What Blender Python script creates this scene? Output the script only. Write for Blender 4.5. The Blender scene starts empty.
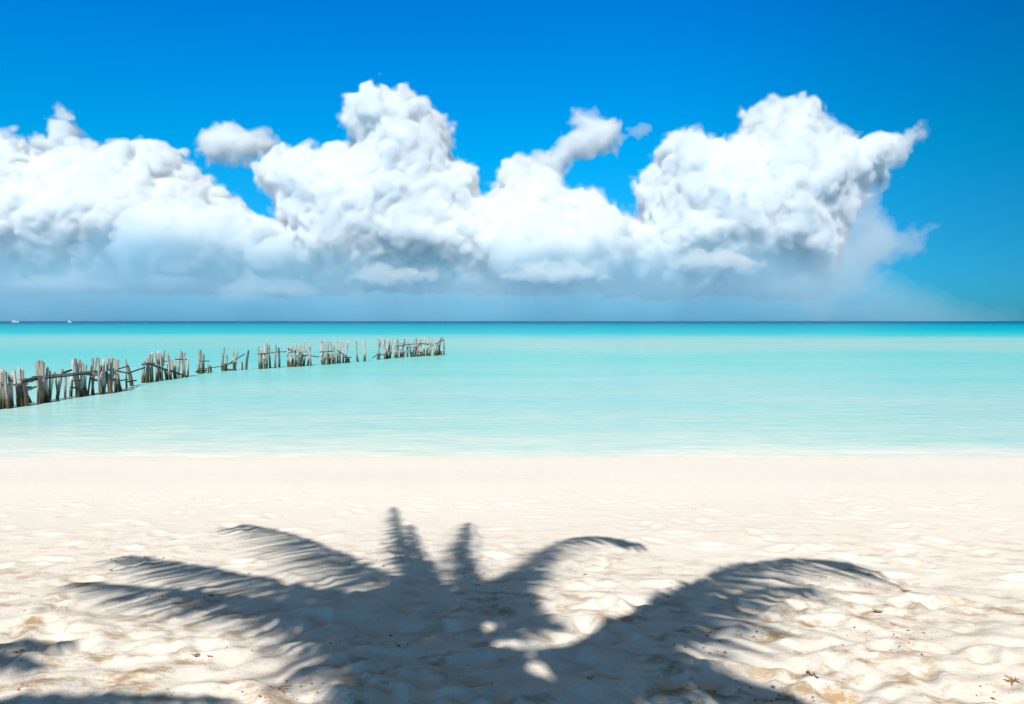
import bpy, math, random
import numpy as np
from mathutils import Vector, Matrix

random.seed(11)
rng = np.random.default_rng(11)
scene = bpy.context.scene
COL = scene.collection
R = math.radians

# ------------------------------------------------------------------ camera
F = 796.0                      # focal length in pixels of a 1024 px wide frame
ZC = 2.6                       # eye height above the sea
PITCH = math.atan(31.0 / F)
cam_d = bpy.data.cameras.new("camera"); cam_d.sensor_width = 36.0
cam_d.lens = F * 36.0 / 1024.0; cam_d.clip_start = 0.05; cam_d.clip_end = 120000.0
cam = bpy.data.objects.new("camera", cam_d); COL.objects.link(cam)
cam.location = (0, 0, ZC); cam.rotation_euler = (R(90) - PITCH, 0, 0)
scene.camera = cam

# ------------------------------------------------------------------ sky, sun, exposure
SUN_EL, SUN_AZ = R(45), R(180 + 8)      # azimuth clockwise from +Y (the sea): the sun stands behind the viewer
SUN = Vector((math.sin(SUN_AZ) * math.cos(SUN_EL), math.cos(SUN_AZ) * math.cos(SUN_EL), math.sin(SUN_EL)))
world = bpy.data.worlds.new("World"); scene.world = world; world.use_nodes = True
def make_world():
    nt = world.node_tree; N = nt.nodes; L = nt.links; N.clear()
    out = N.new('ShaderNodeOutputWorld'); bg = N.new('ShaderNodeBackground')
    sky = N.new('ShaderNodeTexSky'); sky.sky_type = 'NISHITA'; sky.sun_disc = False
    sky.sun_elevation = SUN_EL; sky.sun_rotation = SUN_AZ
    sky.air_density = 1.0; sky.dust_density = 0.3; sky.ozone_density = 1.5; sky.altitude = 0
    tc = N.new('ShaderNodeTexCoord'); sp = N.new('ShaderNodeSeparateXYZ'); L.new(tc.outputs['Generated'], sp.inputs[0])
    rp = N.new('ShaderNodeValToRGB'); L.new(sp.outputs['Z'], rp.inputs[0])      # clear tropical air: deeper blue with height, up to the top of the view
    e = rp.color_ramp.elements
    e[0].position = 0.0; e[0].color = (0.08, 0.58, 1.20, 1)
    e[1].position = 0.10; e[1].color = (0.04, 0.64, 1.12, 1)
    for p, c in ((0.2, (0.0, 0.78, 1.20, 1)), (0.30, (0.0, 0.74, 1.36, 1)), (0.40, (0.0, 0.66, 1.46, 1)), (0.62, (0.76, 0.53, 0.165, 1))):  # last stop: unseen zenith dimmed and warmed to set the colour of the shade
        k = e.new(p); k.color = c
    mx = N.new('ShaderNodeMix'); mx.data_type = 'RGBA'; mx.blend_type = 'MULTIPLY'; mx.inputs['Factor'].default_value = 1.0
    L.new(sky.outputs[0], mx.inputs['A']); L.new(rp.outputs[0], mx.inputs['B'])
    # lens vignetting put into the sky colour: darker towards the east
    mr = N.new('ShaderNodeMapRange'); mr.interpolation_type = 'SMOOTHSTEP'; L.new(sp.outputs['X'], mr.inputs[0])
    mr.inputs[1].default_value = 0.10; mr.inputs[2].default_value = 0.62; mr.inputs[3].default_value = 1.0; mr.inputs[4].default_value = 0.60
    vm = N.new('ShaderNodeVectorMath'); vm.operation = 'SCALE'; L.new(mx.outputs['Result'], vm.inputs[0]); L.new(mr.outputs[0], vm.inputs['Scale'])
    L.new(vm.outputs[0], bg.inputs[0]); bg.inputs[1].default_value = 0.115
    L.new(bg.outputs[0], out.inputs[0])
make_world()
sun_d = bpy.data.lights.new("sun", 'SUN'); sun_d.energy = 5.0; sun_d.angle = R(0.53); sun_d.color = (1.0, 0.955, 0.88)
sun_o = bpy.data.objects.new("sun", sun_d); COL.objects.link(sun_o)
sun_o.rotation_euler = SUN.to_track_quat('Z', 'Y').to_euler(); sun_o.location = (0, -20, 30)
scene.view_settings.view_transform = 'Standard'; scene.view_settings.look = 'None'
scene.view_settings.exposure = 0.0; scene.view_settings.gamma = 1.0
scene.cycles.max_bounces = 20; scene.cycles.volume_bounces = 18; scene.cycles.diffuse_bounces = 4
scene.cycles.use_denoising = True

# ------------------------------------------------------------------ helpers
def link(o, parent=None):
    COL.objects.link(o)
    if parent is not None: o.parent = parent
    return o
def mesh_obj(name, verts, faces, mat, parent=None, smooth=False):
    me = bpy.data.meshes.new(name)
    if isinstance(verts, np.ndarray) and isinstance(faces, np.ndarray):
        nv, nf, k = len(verts), len(faces), faces.shape[1]
        me.vertices.add(nv); me.vertices.foreach_set("co", verts.astype(np.float32).ravel())
        me.loops.add(nf * k); me.loops.foreach_set("vertex_index", faces.astype(np.int32).ravel())
        me.polygons.add(nf); me.polygons.foreach_set("loop_start", np.arange(0, nf * k, k, dtype=np.int32))
        me.update(calc_edges=True)
    else:
        me.from_pydata([tuple(v) for v in verts], [], [tuple(f) for f in faces]); me.update()
    if smooth: me.polygons.foreach_set("use_smooth", np.ones(len(me.polygons), dtype=bool))
    if mat: me.materials.append(mat)
    return link(bpy.data.objects.new(name, me), parent)
def empty(name, loc):
    o = bpy.data.objects.new(name, None); o.location = loc; o.empty_display_size = 0.3
    return link(o)
def tag(o, label=None, cat=None, group=None, kind=None):
    if label: o['label'] = label
    if cat: o['category'] = cat
    if group: o['group'] = group
    if kind: o['kind'] = kind
    return o
def smoothstep(a, b, x):
    t = np.clip((x - a) / (b - a), 0, 1); return t * t * (3 - 2 * t)
def axis_w(c, cell, off):
    """Cubic B-spline weights of the lattice for coordinates c: smooth value noise as a matrix product."""
    c = np.asarray(c, float); lo, hi = c[len(c) // 2] - 150 * cell, c[len(c) // 2] + 150 * cell     # far beyond the detailed part the lattice ends
    u = np.clip(c, lo, hi) / cell + off; u = u - u.min() + 1.0 + (off % 1)
    i = np.floor(u).astype(int); f = u - i
    n = i.max() + 4; W = np.zeros((len(c), n), np.float32); r = np.arange(len(c))
    for k, w in enumerate(((1 - f) ** 3 / 6, (3 * f**3 - 6 * f**2 + 4) / 6, (-3 * f**3 + 3 * f**2 + 3 * f + 1) / 6, f**3 / 6)):
        W[r, i - 1 + k] += w
    return W
def noise2(xs, ys, cx, cy):
    A = axis_w(xs, cx, rng.random()); B = axis_w(ys, cy, rng.random())
    return A @ rng.uniform(-1, 1, (A.shape[1], B.shape[1])).astype(np.float32) @ B.T * 1.9
def noise3(xs, ys, zs, c):
    A = axis_w(xs, c, rng.random()); B = axis_w(ys, c, rng.random()); D = axis_w(zs, c, rng.random())
    Lt = rng.uniform(-1, 1, (A.shape[1], B.shape[1], D.shape[1])).astype(np.float32)
    t = np.tensordot(A, Lt, (1, 0)); t = np.tensordot(t, B, (1, 1)); t = np.tensordot(t, D, (1, 1))
    return t * 2.6

# pixel of the photograph -> ray; used to read real positions on the ground off the photograph
CP, SP = math.cos(PITCH), math.sin(PITCH)
def ray(px, py):
    x, u = (px - 512) / F, -(py - 352) / F
    return np.array((x, CP + u * SP, -SP + u * CP))
def on_plane(px, py, z):
    d = ray(px, py); return np.array((0, 0, ZC)) + d * ((z - ZC) / d[2])

# ------------------------------------------------------------------ materials
def new_mat(name):
    m = bpy.data.materials.new(name); m.use_nodes = True
    nt = m.node_tree; b = nt.nodes.get('Principled BSDF'); return m, nt, nt.nodes, nt.links, b
def ramp(N, stops, interp='LINEAR'):
    r = N.new('ShaderNodeValToRGB'); r.color_ramp.interpolation = interp; e = r.color_ramp.elements
    e[0].position, e[0].color = stops[0][0], (*stops[0][1], 1); e[1].position, e[1].color = stops[-1][0], (*stops[-1][1], 1)
    for p, c in stops[1:-1]:
        k = e.new(p); k.color = (*c, 1)
    return r
def tex_noise(N, L, vec, scale, detail=4, rough=0.55):
    n = N.new('ShaderNodeTexNoise'); n.inputs['Scale'].default_value = scale
    n.inputs['Detail'].default_value = detail; n.inputs['Roughness'].default_value = rough
    L.new(vec, n.inputs['Vector']); return n
def mapping(N, L, vec, sc):
    m = N.new('ShaderNodeMapping'); m.inputs['Scale'].default_value = sc; L.new(vec, m.inputs['Vector']); return m.outputs[0]
def mathn(N, L, op, a, b=None, clamp=False):
    m = N.new('ShaderNodeMath'); m.operation = op; m.use_clamp = clamp
    for i, v in enumerate((a, b)):
        if v is None: continue
        if hasattr(v, 'node'): L.new(v, m.inputs[i])
        else: m.inputs[i].default_value = v
    return m.outputs[0]
def mixc(N, L, fac, a, b, mode='MIX'):
    m = N.new('ShaderNodeMix'); m.data_type = 'RGBA'; m.blend_type = mode
    for key, v in (('Factor', fac), ('A', a), ('B', b)):
        if hasattr(v, 'node'): L.new(v, m.inputs[key])
        elif key == 'Factor': m.inputs[key].default_value = v
        else: m.inputs[key].default_value = (*v, 1)
    return m.outputs['Result']

def mat_sand():
    m, nt, N, L, b = new_mat('sand')
    g = N.new('ShaderNodeNewGeometry'); P = g.outputs['Position']
    n1 = tex_noise(N, L, P, 0.9, 5, .6); n2 = tex_noise(N, L, mapping(N, L, P, (0.6, 1.0, 1.0)), 7.0, 5, .65); n3 = tex_noise(N, L, P, 180, 2, .6)
    c = mixc(N, L, n1.outputs[0], (0.825, 0.74, 0.64), (0.88, 0.815, 0.72))
    sy = N.new('ShaderNodeSeparateXYZ'); L.new(P, sy.inputs[0])
    dry = N.new('ShaderNodeMapRange'); L.new(sy.outputs['Y'], dry.inputs[0]); dry.inputs[1].default_value = 5.5; dry.inputs[2].default_value = 11
    c = mixc(N, L, dry.outputs[0], c, (0.93, 0.87, 0.79))
    r = ramp(N, [(0.49, (0, 0, 0)), (0.64, (1, 1, 1))]); L.new(n2.outputs[0], r.inputs[0])
    npz = tex_noise(N, L, P, 0.8, 2, .5); pz = ramp(N, [(0.36, (0.15, 0.15, 0.15)), (0.56, (1, 1, 1))]); L.new(npz.outputs[0], pz.inputs[0])
    near = N.new('ShaderNodeMapRange'); L.new(sy.outputs['Y'], near.inputs[0]); near.inputs[1].default_value = 8.5; near.inputs[2].default_value = 5.5
    stain = mathn(N, L, 'MULTIPLY', mathn(N, L, 'MULTIPLY', r.outputs[0], pz.outputs[0]), mathn(N, L, 'ADD', mathn(N, L, 'MULTIPLY', near.outputs[0], 0.90), 0.08))
    c = mixc(N, L, stain, c, (0.44, 0.31, 0.18))
    # darker grains and crumbs of shell
    r3 = ramp(N, [(0.28, (0.62, 0.56, 0.5)), (0.42, (1, 1, 1))]); L.new(n3.outputs[0], r3.inputs[0])
    c = mixc(N, L, 0.8, c, r3.outputs[0], 'MULTIPLY')
    # scattered rusty crumbs of seaweed
    n5 = tex_noise(N, L, P, 34, 3, .75); n6 = tex_noise(N, L, P, 1.3, 2, .5)
    a = ramp(N, [(0.66, (0, 0, 0)), (0.72, (1, 1, 1))]); L.new(n5.outputs[0], a.inputs[0])
    q = ramp(N, [(0.48, (0, 0, 0)), (0.62, (1, 1, 1))]); L.new(n6.outputs[0], q.inputs[0])
    c = mixc(N, L, mathn(N, L, 'MULTIPLY', a.outputs[0], q.outputs[0]), c, (0.36, 0.21, 0.10))
    # damp strip along the water
    s = N.new('ShaderNodeSeparateXYZ'); L.new(P, s.inputs[0])
    nw = tex_noise(N, L, P, 0.35, 3, .5)
    zz = mathn(N, L, 'ADD', s.outputs['Z'], mathn(N, L, 'MULTIPLY', mathn(N, L, 'SUBTRACT', nw.outputs[0], 0.5), 0.05))
    w = ramp(N, [(0.0, (1, 1, 1)), (0.045, (0, 0, 0))]); L.new(zz, w.inputs[0])
    c = mixc(N, L, mathn(N, L, 'MULTIPLY', w.outputs[0], 0.45), c, (0.82, 0.75, 0.66))
    L.new(c, b.inputs['Base Color']); b.inputs['Roughness'].default_value = 0.95
    b.inputs['Specular IOR Level'].default_value = 0.15
    n4 = tex_noise(N, L, P, 32, 5, .72)
    b1 = N.new('ShaderNodeBump'); b1.inputs['Strength'].default_value = 0.7; b1.inputs['Distance'].default_value = 0.014; L.new(n4.outputs[0], b1.inputs['Height'])
    b2 = N.new('ShaderNodeBump'); b2.inputs['Strength'].default_value = 0.6; b2.inputs['Distance'].default_value = 0.002; L.new(n3.outputs[0], b2.inputs['Height'])
    L.new(b1.outputs[0], b2.inputs['Normal']); L.new(b2.outputs[0], b.inputs['Normal'])
    return m

SHORE = 15.15
def mat_sea():
    m, nt, N, L, b = new_mat('sea_water')
    g = N.new('ShaderNodeNewGeometry'); P = g.outputs['Position']
    s = N.new('ShaderNodeSeparateXYZ'); L.new(P, s.inputs[0])
    # how far out (log scale): the bottom falls away from white sand shallows to the deep reef edge
    wob = tex_noise(N, L, mapping(N, L, P, (0.004, 0.02, 0)), 1.0, 3, .55)
    wob2 = tex_noise(N, L, mapping(N, L, P, (0.05, 0.12, 0)), 1.0, 4, .6)
    lg = mathn(N, L, 'LOGARITHM', mathn(N, L, 'MAXIMUM', s.outputs['Y'], 1.0), 10.0)
    lg = mathn(N, L, 'ADD', lg, mathn(N, L, 'MULTIPLY', mathn(N, L, 'SUBTRACT', wob.outputs[0], .5), .22))
    lg = mathn(N, L, 'ADD', lg, mathn(N, L, 'MULTIPLY', mathn(N, L, 'SUBTRACT', wob2.outputs[0], .5), .17))
    t = mathn(N, L, 'DIVIDE', mathn(N, L, 'SUBTRACT', lg, 1.1), 2.6)       # 12.6 m .. 5 km
    def at(y): return (math.log10(y) - 1.1) / 2.6
    cr = ramp(N, [(at(14.6), (0.90, 0.85, 0.77)), (at(15.3), (0.74, 0.81, 0.74)), (at(16.4), (0.60, 0.76, 0.71)), (at(20.5), (0.48, 0.72, 0.69)), (at(26), (0.42, 0.70, 0.69)),
                  (at(42), (0.31, 0.69, 0.685)), (at(60), (0.24, 0.68, 0.665)), (at(84), (0.40, 0.67, 0.65)), (at(115), (0.34, 0.66, 0.65)),
                  (at(170), (0.02, 0.56, 0.64)), (at(260), (0.0, 0.47, 0.60)), (at(550), (0.0, 0.33, 0.50)), (at(1000), (0.0, 0.15, 0.28)), (at(4000), (0.0, 0.12, 0.22))])
    L.new(t, cr.inputs[0])
    # weed and sand patches seen through the shallows, drawn out along the shore
    pt = tex_noise(N, L, mapping(N, L, P, (0.05, 0.22, 0)), 1.0, 5, .6)
    pr = ramp(N, [(0.35, (0.80, 0.975, 1.0)), (0.65, (1.10, 1.01, 1.0))]); L.new(pt.outputs[0], pr.inputs[0])
    c = mixc(N, L, 1.0, cr.outputs[0], pr.outputs[0], 'MULTIPLY')
    # bluer channel towards the jetty on the west side
    fx = N.new('ShaderNodeMapRange'); L.new(s.outputs['X'], fx.inputs[0]); fx.inputs[1].default_value = 5; fx.inputs[2].default_value = -35
    fy = N.new('ShaderNodeMapRange'); L.new(s.outputs['Y'], fy.inputs[0]); fy.inputs[1].default_value = 16; fy.inputs[2].default_value = 48
    fz = N.new('ShaderNodeMapRange'); L.new(s.outputs['Y'], fz.inputs[0]); fz.inputs[1].default_value = 70; fz.inputs[2].default_value = 150; fz.inputs[3].default_value = 1; fz.inputs[4].default_value = 0
    k = mathn(N, L, 'MULTIPLY', mathn(N, L, 'MULTIPLY', fx.outputs[0], fy.outputs[0], True), fz.outputs[0])
    c = mixc(N, L, mathn(N, L, 'MULTIPLY', k, 0.60), c, (0.07, 0.60, 0.63))
    # fine wind streaks: light and dark of the ripples painted into the colour
    st = tex_noise(N, L, mapping(N, L, P, (0.9, 2.0, 0)), 1.0, 6, .68)
    sr = ramp(N, [(0.34, (0.80, 0.94, 0.96)), (0.66, (1.13, 1.045, 1.03))]); L.new(st.outputs[0], sr.inputs[0])
    c = mixc(N, L, 0.9, c, sr.outputs[0], 'MULTIPLY')
    # lace of foam where the water runs out on the sand
    fn = tex_noise(N, L, mapping(N, L, P, (0.22, 0.6, 0)), 1.0, 3, .5)
    fn2 = tex_noise(N, L, P, 5.0, 5, .65)
    edge = mathn(N, L, 'SUBTRACT', s.outputs['Y'], mathn(N, L, 'ADD', SHORE - .15, mathn(N, L, 'MULTIPLY', fn.outputs[0], 0.9)))
    band = mathn(N, L, 'SUBTRACT', 1.0, mathn(N, L, 'MULTIPLY', mathn(N, L, 'ABSOLUTE', edge), 5.5), True)
    foam = mathn(N, L, 'MULTIPLY', band, mathn(N, L, 'MULTIPLY', mathn(N, L, 'SUBTRACT', fn2.outputs[0], .40), 3.0, True))
    c = mixc(N, L, foam, c, (0.82, 0.83, 0.80))
    dif = N.new('ShaderNodeBsdfDiffuse'); L.new(c, dif.inputs[0])
    w1 = tex_noise(N, L, mapping(N, L, P, (1.1, 2.4, 0)), 1.0, 5, .6)
    w2 = tex_noise(N, L, mapping(N, L, P, (5, 9, 0)), 1.0, 3, .6)
    h = mathn(N, L, 'ADD', w1.outputs[0], mathn(N, L, 'MULTIPLY', w2.outputs[0], 0.22))
    bp = N.new('ShaderNodeBump'); bp.inputs['Strength'].default_value = 0.35; bp.inputs['Distance'].default_value = 0.10; L.new(h, bp.inputs['Height'])
    gl = N.new('ShaderNodeBsdfGlossy'); gl.inputs['Roughness'].default_value = 0.08; L.new(bp.outputs[0], gl.inputs['Normal'])
    bd = N.new('ShaderNodeBump'); bd.inputs['Strength'].default_value = 0.32; bd.inputs['Distance'].default_value = 0.10; L.new(h, bd.inputs['Height'])
    L.new(bd.outputs[0], dif.inputs['Normal'])
    fr = N.new('ShaderNodeFresnel'); fr.inputs['IOR'].default_value = 1.33; L.new(bp.outputs[0], fr.inputs['Normal'])
    ff = mathn(N, L, 'MULTIPLY', mathn(N, L, 'MINIMUM', fr.outputs[0], 0.6), 0.35)
    mx = N.new('ShaderNodeMixShader'); L.new(ff, mx.inputs[0]); L.new(dif.outputs[0], mx.inputs[1]); L.new(gl.outputs[0], mx.inputs[2])
    L.new(mx.outputs[0], N['Material Output'].inputs['Surface']); N.remove(b)
    return m

def mat_wood(name, dark=False):
    m, nt, N, L, b = new_mat(name)
    g = N.new('ShaderNodeNewGeometry'); P = g.outputs['Position']
    s = N.new('ShaderNodeSeparateXYZ'); L.new(P, s.inputs[0])
    oi = N.new('ShaderNodeObjectInfo')
    n = tex_noise(N, L, mapping(N, L, P, (9, 9, 2.6)), 1.0, 5, .7)
    base = ramp(N, [(0.30, (0.14, 0.115, 0.09)), (0.45, (0.40, 0.35, 0.31)), (0.72, (0.68, 0.62, 0.57))] if not dark else
                [(0.30, (0.035, 0.032, 0.028)), (0.5, (0.11, 0.10, 0.085)), (0.8, (0.28, 0.26, 0.23))])
    L.new(n.outputs[0], base.inputs[0])
    rv = ramp(N, [(0, (0.62, 0.60, 0.56)), (1, (1.12, 1.1, 1.08))]); L.new(oi.outputs['Random'], rv.inputs[0])
    c = mixc(N, L, 1.0, base.outputs[0], rv.outputs[0], 'MULTIPLY')
    # wet and overgrown between the tides
    nz = tex_noise(N, L, P, 5.0, 4, .6)
    zz = mathn(N, L, 'ADD', s.outputs['Z'], mathn(N, L, 'MULTIPLY', mathn(N, L, 'SUBTRACT', nz.outputs[0], .5), .7))
    wr = ramp(N, [(0.20, (1, 1, 1)), (0.50, (0, 0, 0))]); L.new(zz, wr.inputs[0])
    al = ramp(N, [(0.35, (0.035, 0.035, 0.018)), (0.6, (0.13, 0.085, 0.035)), (0.8, (0.10, 0.12, 0.035))]); L.new(n.outputs[0], al.inputs[0])
    c = mixc(N, L, wr.outputs[0], c, al.outputs[0])
    L.new(c, b.inputs['Base Color']); b.inputs['Roughness'].default_value = 0.85
    bp = N.new('ShaderNodeBump'); bp.inputs['Strength'].default_value = 0.8; bp.inputs['Distance'].default_value = 0.02; L.new(n.outputs[0], bp.inputs['Height'])
    L.new(bp.outputs[0], b.inputs['Normal'])
    return m

def mat_simple(name, col, rough=0.7, noise_scale=6.0, var=0.25, spec=0.4):
    m, nt, N, L, b = new_mat(name)
    tc = N.new('ShaderNodeTexCoord'); n = tex_noise(N, L, tc.outputs['Object'], noise_scale, 4, .6)
    c = mixc(N, L, n.outputs[0], tuple(x * (1 - var) for x in col), tuple(min(1, x * (1 + var)) for x in col))
    L.new(c, b.inputs['Base Color']); b.inputs['Roughness'].default_value = rough; b.inputs['Specular IOR Level'].default_value = spec
    return m
def mat_cloud(name, density, col=(1.0, 1.0, 1.0)):
    m, nt, N, L, b = new_mat(name); N.remove(b)
    v = N.new('ShaderNodeVolumePrincipled'); v.inputs['Color'].default_value = (*col, 1)
    v.inputs['Density'].default_value = density; v.inputs['Anisotropy'].default_value = 0.0
    L.new(v.outputs[0], N['Material Output'].inputs['Volume'])
    return m

M_SAND, M_SEA = mat_sand(), mat_sea()
M_WOOD, M_WOOD_DARK = mat_wood('weathered_wood'), mat_wood('wet_wood', True)
M_LEAF = mat_simple('palm_leaf', (0.07, 0.12, 0.03), 0.5, 3); M_TRUNK = mat_simple('palm_trunk', (0.24, 0.20, 0.16), 0.9, 9)
M_NUT = mat_simple('coconut_husk', (0.20, 0.22, 0.06), 0.6, 4); M_WHITE = mat_simple('boat_paint', (0.8, 0.8, 0.8), 0.3, 1, .03)
M_GLASS = mat_simple('boat_glass', (0.03, 0.05, 0.07), 0.1, 1, .1); M_DRY = mat_simple('dry_leaf', (0.30, 0.15, 0.05), 0.8, 30)
M_TWIG = mat_simple('twig', (0.09, 0.06, 0.04), 0.9, 30)

# ------------------------------------------------------------------ beach
def spaced(fine0, fine1, step, lo, hi, grow=1.07):
    mid = list(np.arange(fine0, fine1, step)); a, s = [], step
    x = fine0
    while x > lo: s *= grow; x -= s; a.append(max(x, lo))
    b, s, x = [], step, mid[-1]
    while x < hi: s *= grow; x += s; b.append(min(x, hi))
    return np.array(a[::-1] + mid + b)
def base_height(y):
    return np.interp(y, [-60, -8, 4, 8, 11, 13.5, SHORE, 17, 24, 60, 70], [1.6, 0.75, 0.52, 0.44, 0.31, 0.11, 0.0, -0.09, -0.35, -1.4, -1.6])
def make_beach():
    xs = spaced(-6.8, 6.8, 0.026, -600, 600, 1.06); ys = spaced(3.6, 9.6, 0.024, -60, 70, 1.05)
    yk = np.linspace(-70, 80, 3001); hk = base_height(yk); ker = np.hanning(31); ker /= ker.sum()
    hs = np.convolve(np.pad(hk, 15, mode='edge'), ker, 'valid')
    H = np.interp(ys, yk, hs)[None, :].repeat(len(xs), 0)
    rough = (0.93 * smoothstep(7.9, 4.9, ys) + .07 * smoothstep(13, 8, ys))[None, :]
    H = H + noise2(xs, ys, 2.6, 1.6) * 0.028 * smoothstep(15.5, 10, ys)[None, :]
    n1 = noise2(xs, ys, 0.42, 0.26); n2 = noise2(xs, ys, 0.20, 0.13); n3 = noise2(xs, ys, 0.085, 0.065)
    patch = 0.55 + 0.45 * np.clip(noise2(xs, ys, 1.7, 1.2) + .3, 0, 1)
    H = H + rough * patch * (0.021 * n1 + 0.027 * (np.abs(n2) * 1.6 - .5) + 0.016 * n3)
    H = H + noise2(xs, ys, 4.5, 30.0) * 0.020 * smoothstep(9, 14, ys)[None, :]
    # old footprints, worn soft
    for _ in range(420):
        fx, fy = rng.uniform(-6, 6), rng.uniform(3.8, 10.5); a = rng.uniform(0, math.pi)
        ix = np.where(np.abs(xs - fx) < .4)[0]; iy = np.where(np.abs(ys - fy) < .4)[0]
        if len(ix) < 2 or len(iy) < 2: continue
        X, Y = np.meshgrid(xs[ix] - fx, ys[iy] - fy, indexing='ij')
        U = (X * math.cos(a) + Y * math.sin(a)) / .135; V = (-X * math.sin(a) + Y * math.cos(a)) / .07
        r2 = U * U + V * V; d = rng.uniform(.010, .042) * float(np.interp(fy, [5.5, 8, 10], [1, .45, .2]))
        H[np.ix_(ix, iy)] += d * (-np.exp(-r2 * 1.1) + .55 * np.exp(-(np.sqrt(r2) - 1.45) ** 2 * 5))
    X, Y = np.meshgrid(xs, ys, indexing='ij')
    V = np.stack([X, Y, H], -1).reshape(-1, 3)
    nx, ny = len(xs), len(ys); I = np.arange(nx * ny).reshape(nx, ny)
    Fq = np.stack([I[:-1, :-1], I[1:, :-1], I[1:, 1:], I[:-1, 1:]], -1).reshape(-1, 4)
    o = mesh_obj('sand', V, Fq, M_SAND, smooth=True); tag(o, kind='structure')
    return xs, ys, H
GX, GY, GH = make_beach()
def ground_z(x, y):
    i = min(max(int(np.searchsorted(GX, x)), 0), len(GX) - 1); j = min(max(int(np.searchsorted(GY, y)), 0), len(GY) - 1)
    return float(GH[i, j])

# ------------------------------------------------------------------ sea
def make_sea():
    xs = spaced(-20, 20, 2.0, -50000, 50000, 1.5); ys = spaced(SHORE - 1.4, SHORE + 40, 1.5, SHORE - 1.6, 45000, 1.5)
    X, Y = np.meshgrid(xs, ys, indexing='ij'); V = np.stack([X, Y, np.zeros_like(X)], -1).reshape(-1, 3)
    I = np.arange(V.shape[0]).reshape(X.shape)
    Fq = np.stack([I[:-1, :-1], I[1:, :-1], I[1:, 1:], I[:-1, 1:]], -1).reshape(-1, 4)
    tag(mesh_obj('sea', V, Fq, M_SEA), kind='structure')
make_sea()

# ------------------------------------------------------------------ clouds
def surface_nets(f):
    ins = f > 0; s = f.shape
    cnt = np.zeros(tuple(n - 1 for n in s), np.int8)
    for dx in (0, 1):
        for dy in (0, 1):
            for dz in (0, 1): cnt += ins[dx:s[0]-1+dx, dy:s[1]-1+dy, dz:s[2]-1+dz]
    act = (cnt > 0) & (cnt < 8); idx = np.full(act.shape, -1, np.int64)
    ci, cj, ck = np.nonzero(act); idx[ci, cj, ck] = np.arange(len(ci))
    acc = np.zeros((len(ci), 3)); num = np.zeros(len(ci))
    cor = [(a, b, c) for a in (0, 1) for b in (0, 1) for c in (0, 1)]
    for p in cor:
        for ax in range(3):
            if p[ax]: continue
            q = list(p); q[ax] = 1
            a = f[ci + p[0], cj + p[1], ck + p[2]]; b = f[ci + q[0], cj + q[1], ck + q[2]]
            m = (a > 0) != (b > 0); t = np.where(m, a / np.where(m, a - b, 1), 0)
            pos = np.zeros((len(ci), 3)); pos[:] = p; pos[:, ax] += t
            acc[m] += pos[m]; num[m] += 1
    V = np.stack([ci, cj, ck], -1) + acc / num[:, None]
    Q = []
    for ax in range(3):
        a = [slice(None)] * 3; b = [slice(None)] * 3; a[ax] = slice(0, -1); b[ax] = slice(1, None)
        A, B = ins[tuple(a)], ins[tuple(b)]; i, j, k = np.nonzero(A != B)
        e = np.stack([i, j, k], -1); o1, o2 = [(ax + 1) % 3, (ax + 2) % 3]
        ok = (e[:, o1] > 0) & (e[:, o2] > 0) & (e[:, o1] < s[o1] - 1) & (e[:, o2] < s[o2] - 1); e = e[ok]
        flip = A[e[:, 0], e[:, 1], e[:, 2]]
        def g(d1, d2):
            c = e.copy(); c[:, o1] -= d1; c[:, o2] -= d2; return idx[c[:, 0], c[:, 1], c[:, 2]]
        q = np.stack([g(1, 1), g(0, 1), g(0, 0), g(1, 0)], -1); q[~flip] = q[~flip][:, ::-1]; Q.append(q)
    return V, np.concatenate(Q)

def poly_sd(xs, ys, poly):
    X, Y = np.meshgrid(xs, ys, indexing='ij'); P = np.array(poly, float); n = len(P)
    d = np.full(X.shape, 1e9); ins = np.zeros(X.shape, bool)
    for i in range(n):
        a, b = P[i], P[(i + 1) % n]; e = b - a
        t = np.clip(((X - a[0]) * e[0] + (Y - a[1]) * e[1]) / (e @ e + 1e-9), 0, 1)
        d = np.minimum(d, np.hypot(X - a[0] - t * e[0], Y - a[1] - t * e[1]))
        c = (a[1] > Y) != (b[1] > Y); xi = a[0] + (Y - a[1]) / (b[1] - a[1] + 1e-12) * e[0]
        ins ^= c & (X < xi)
    return np.where(ins, d, -d)

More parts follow.
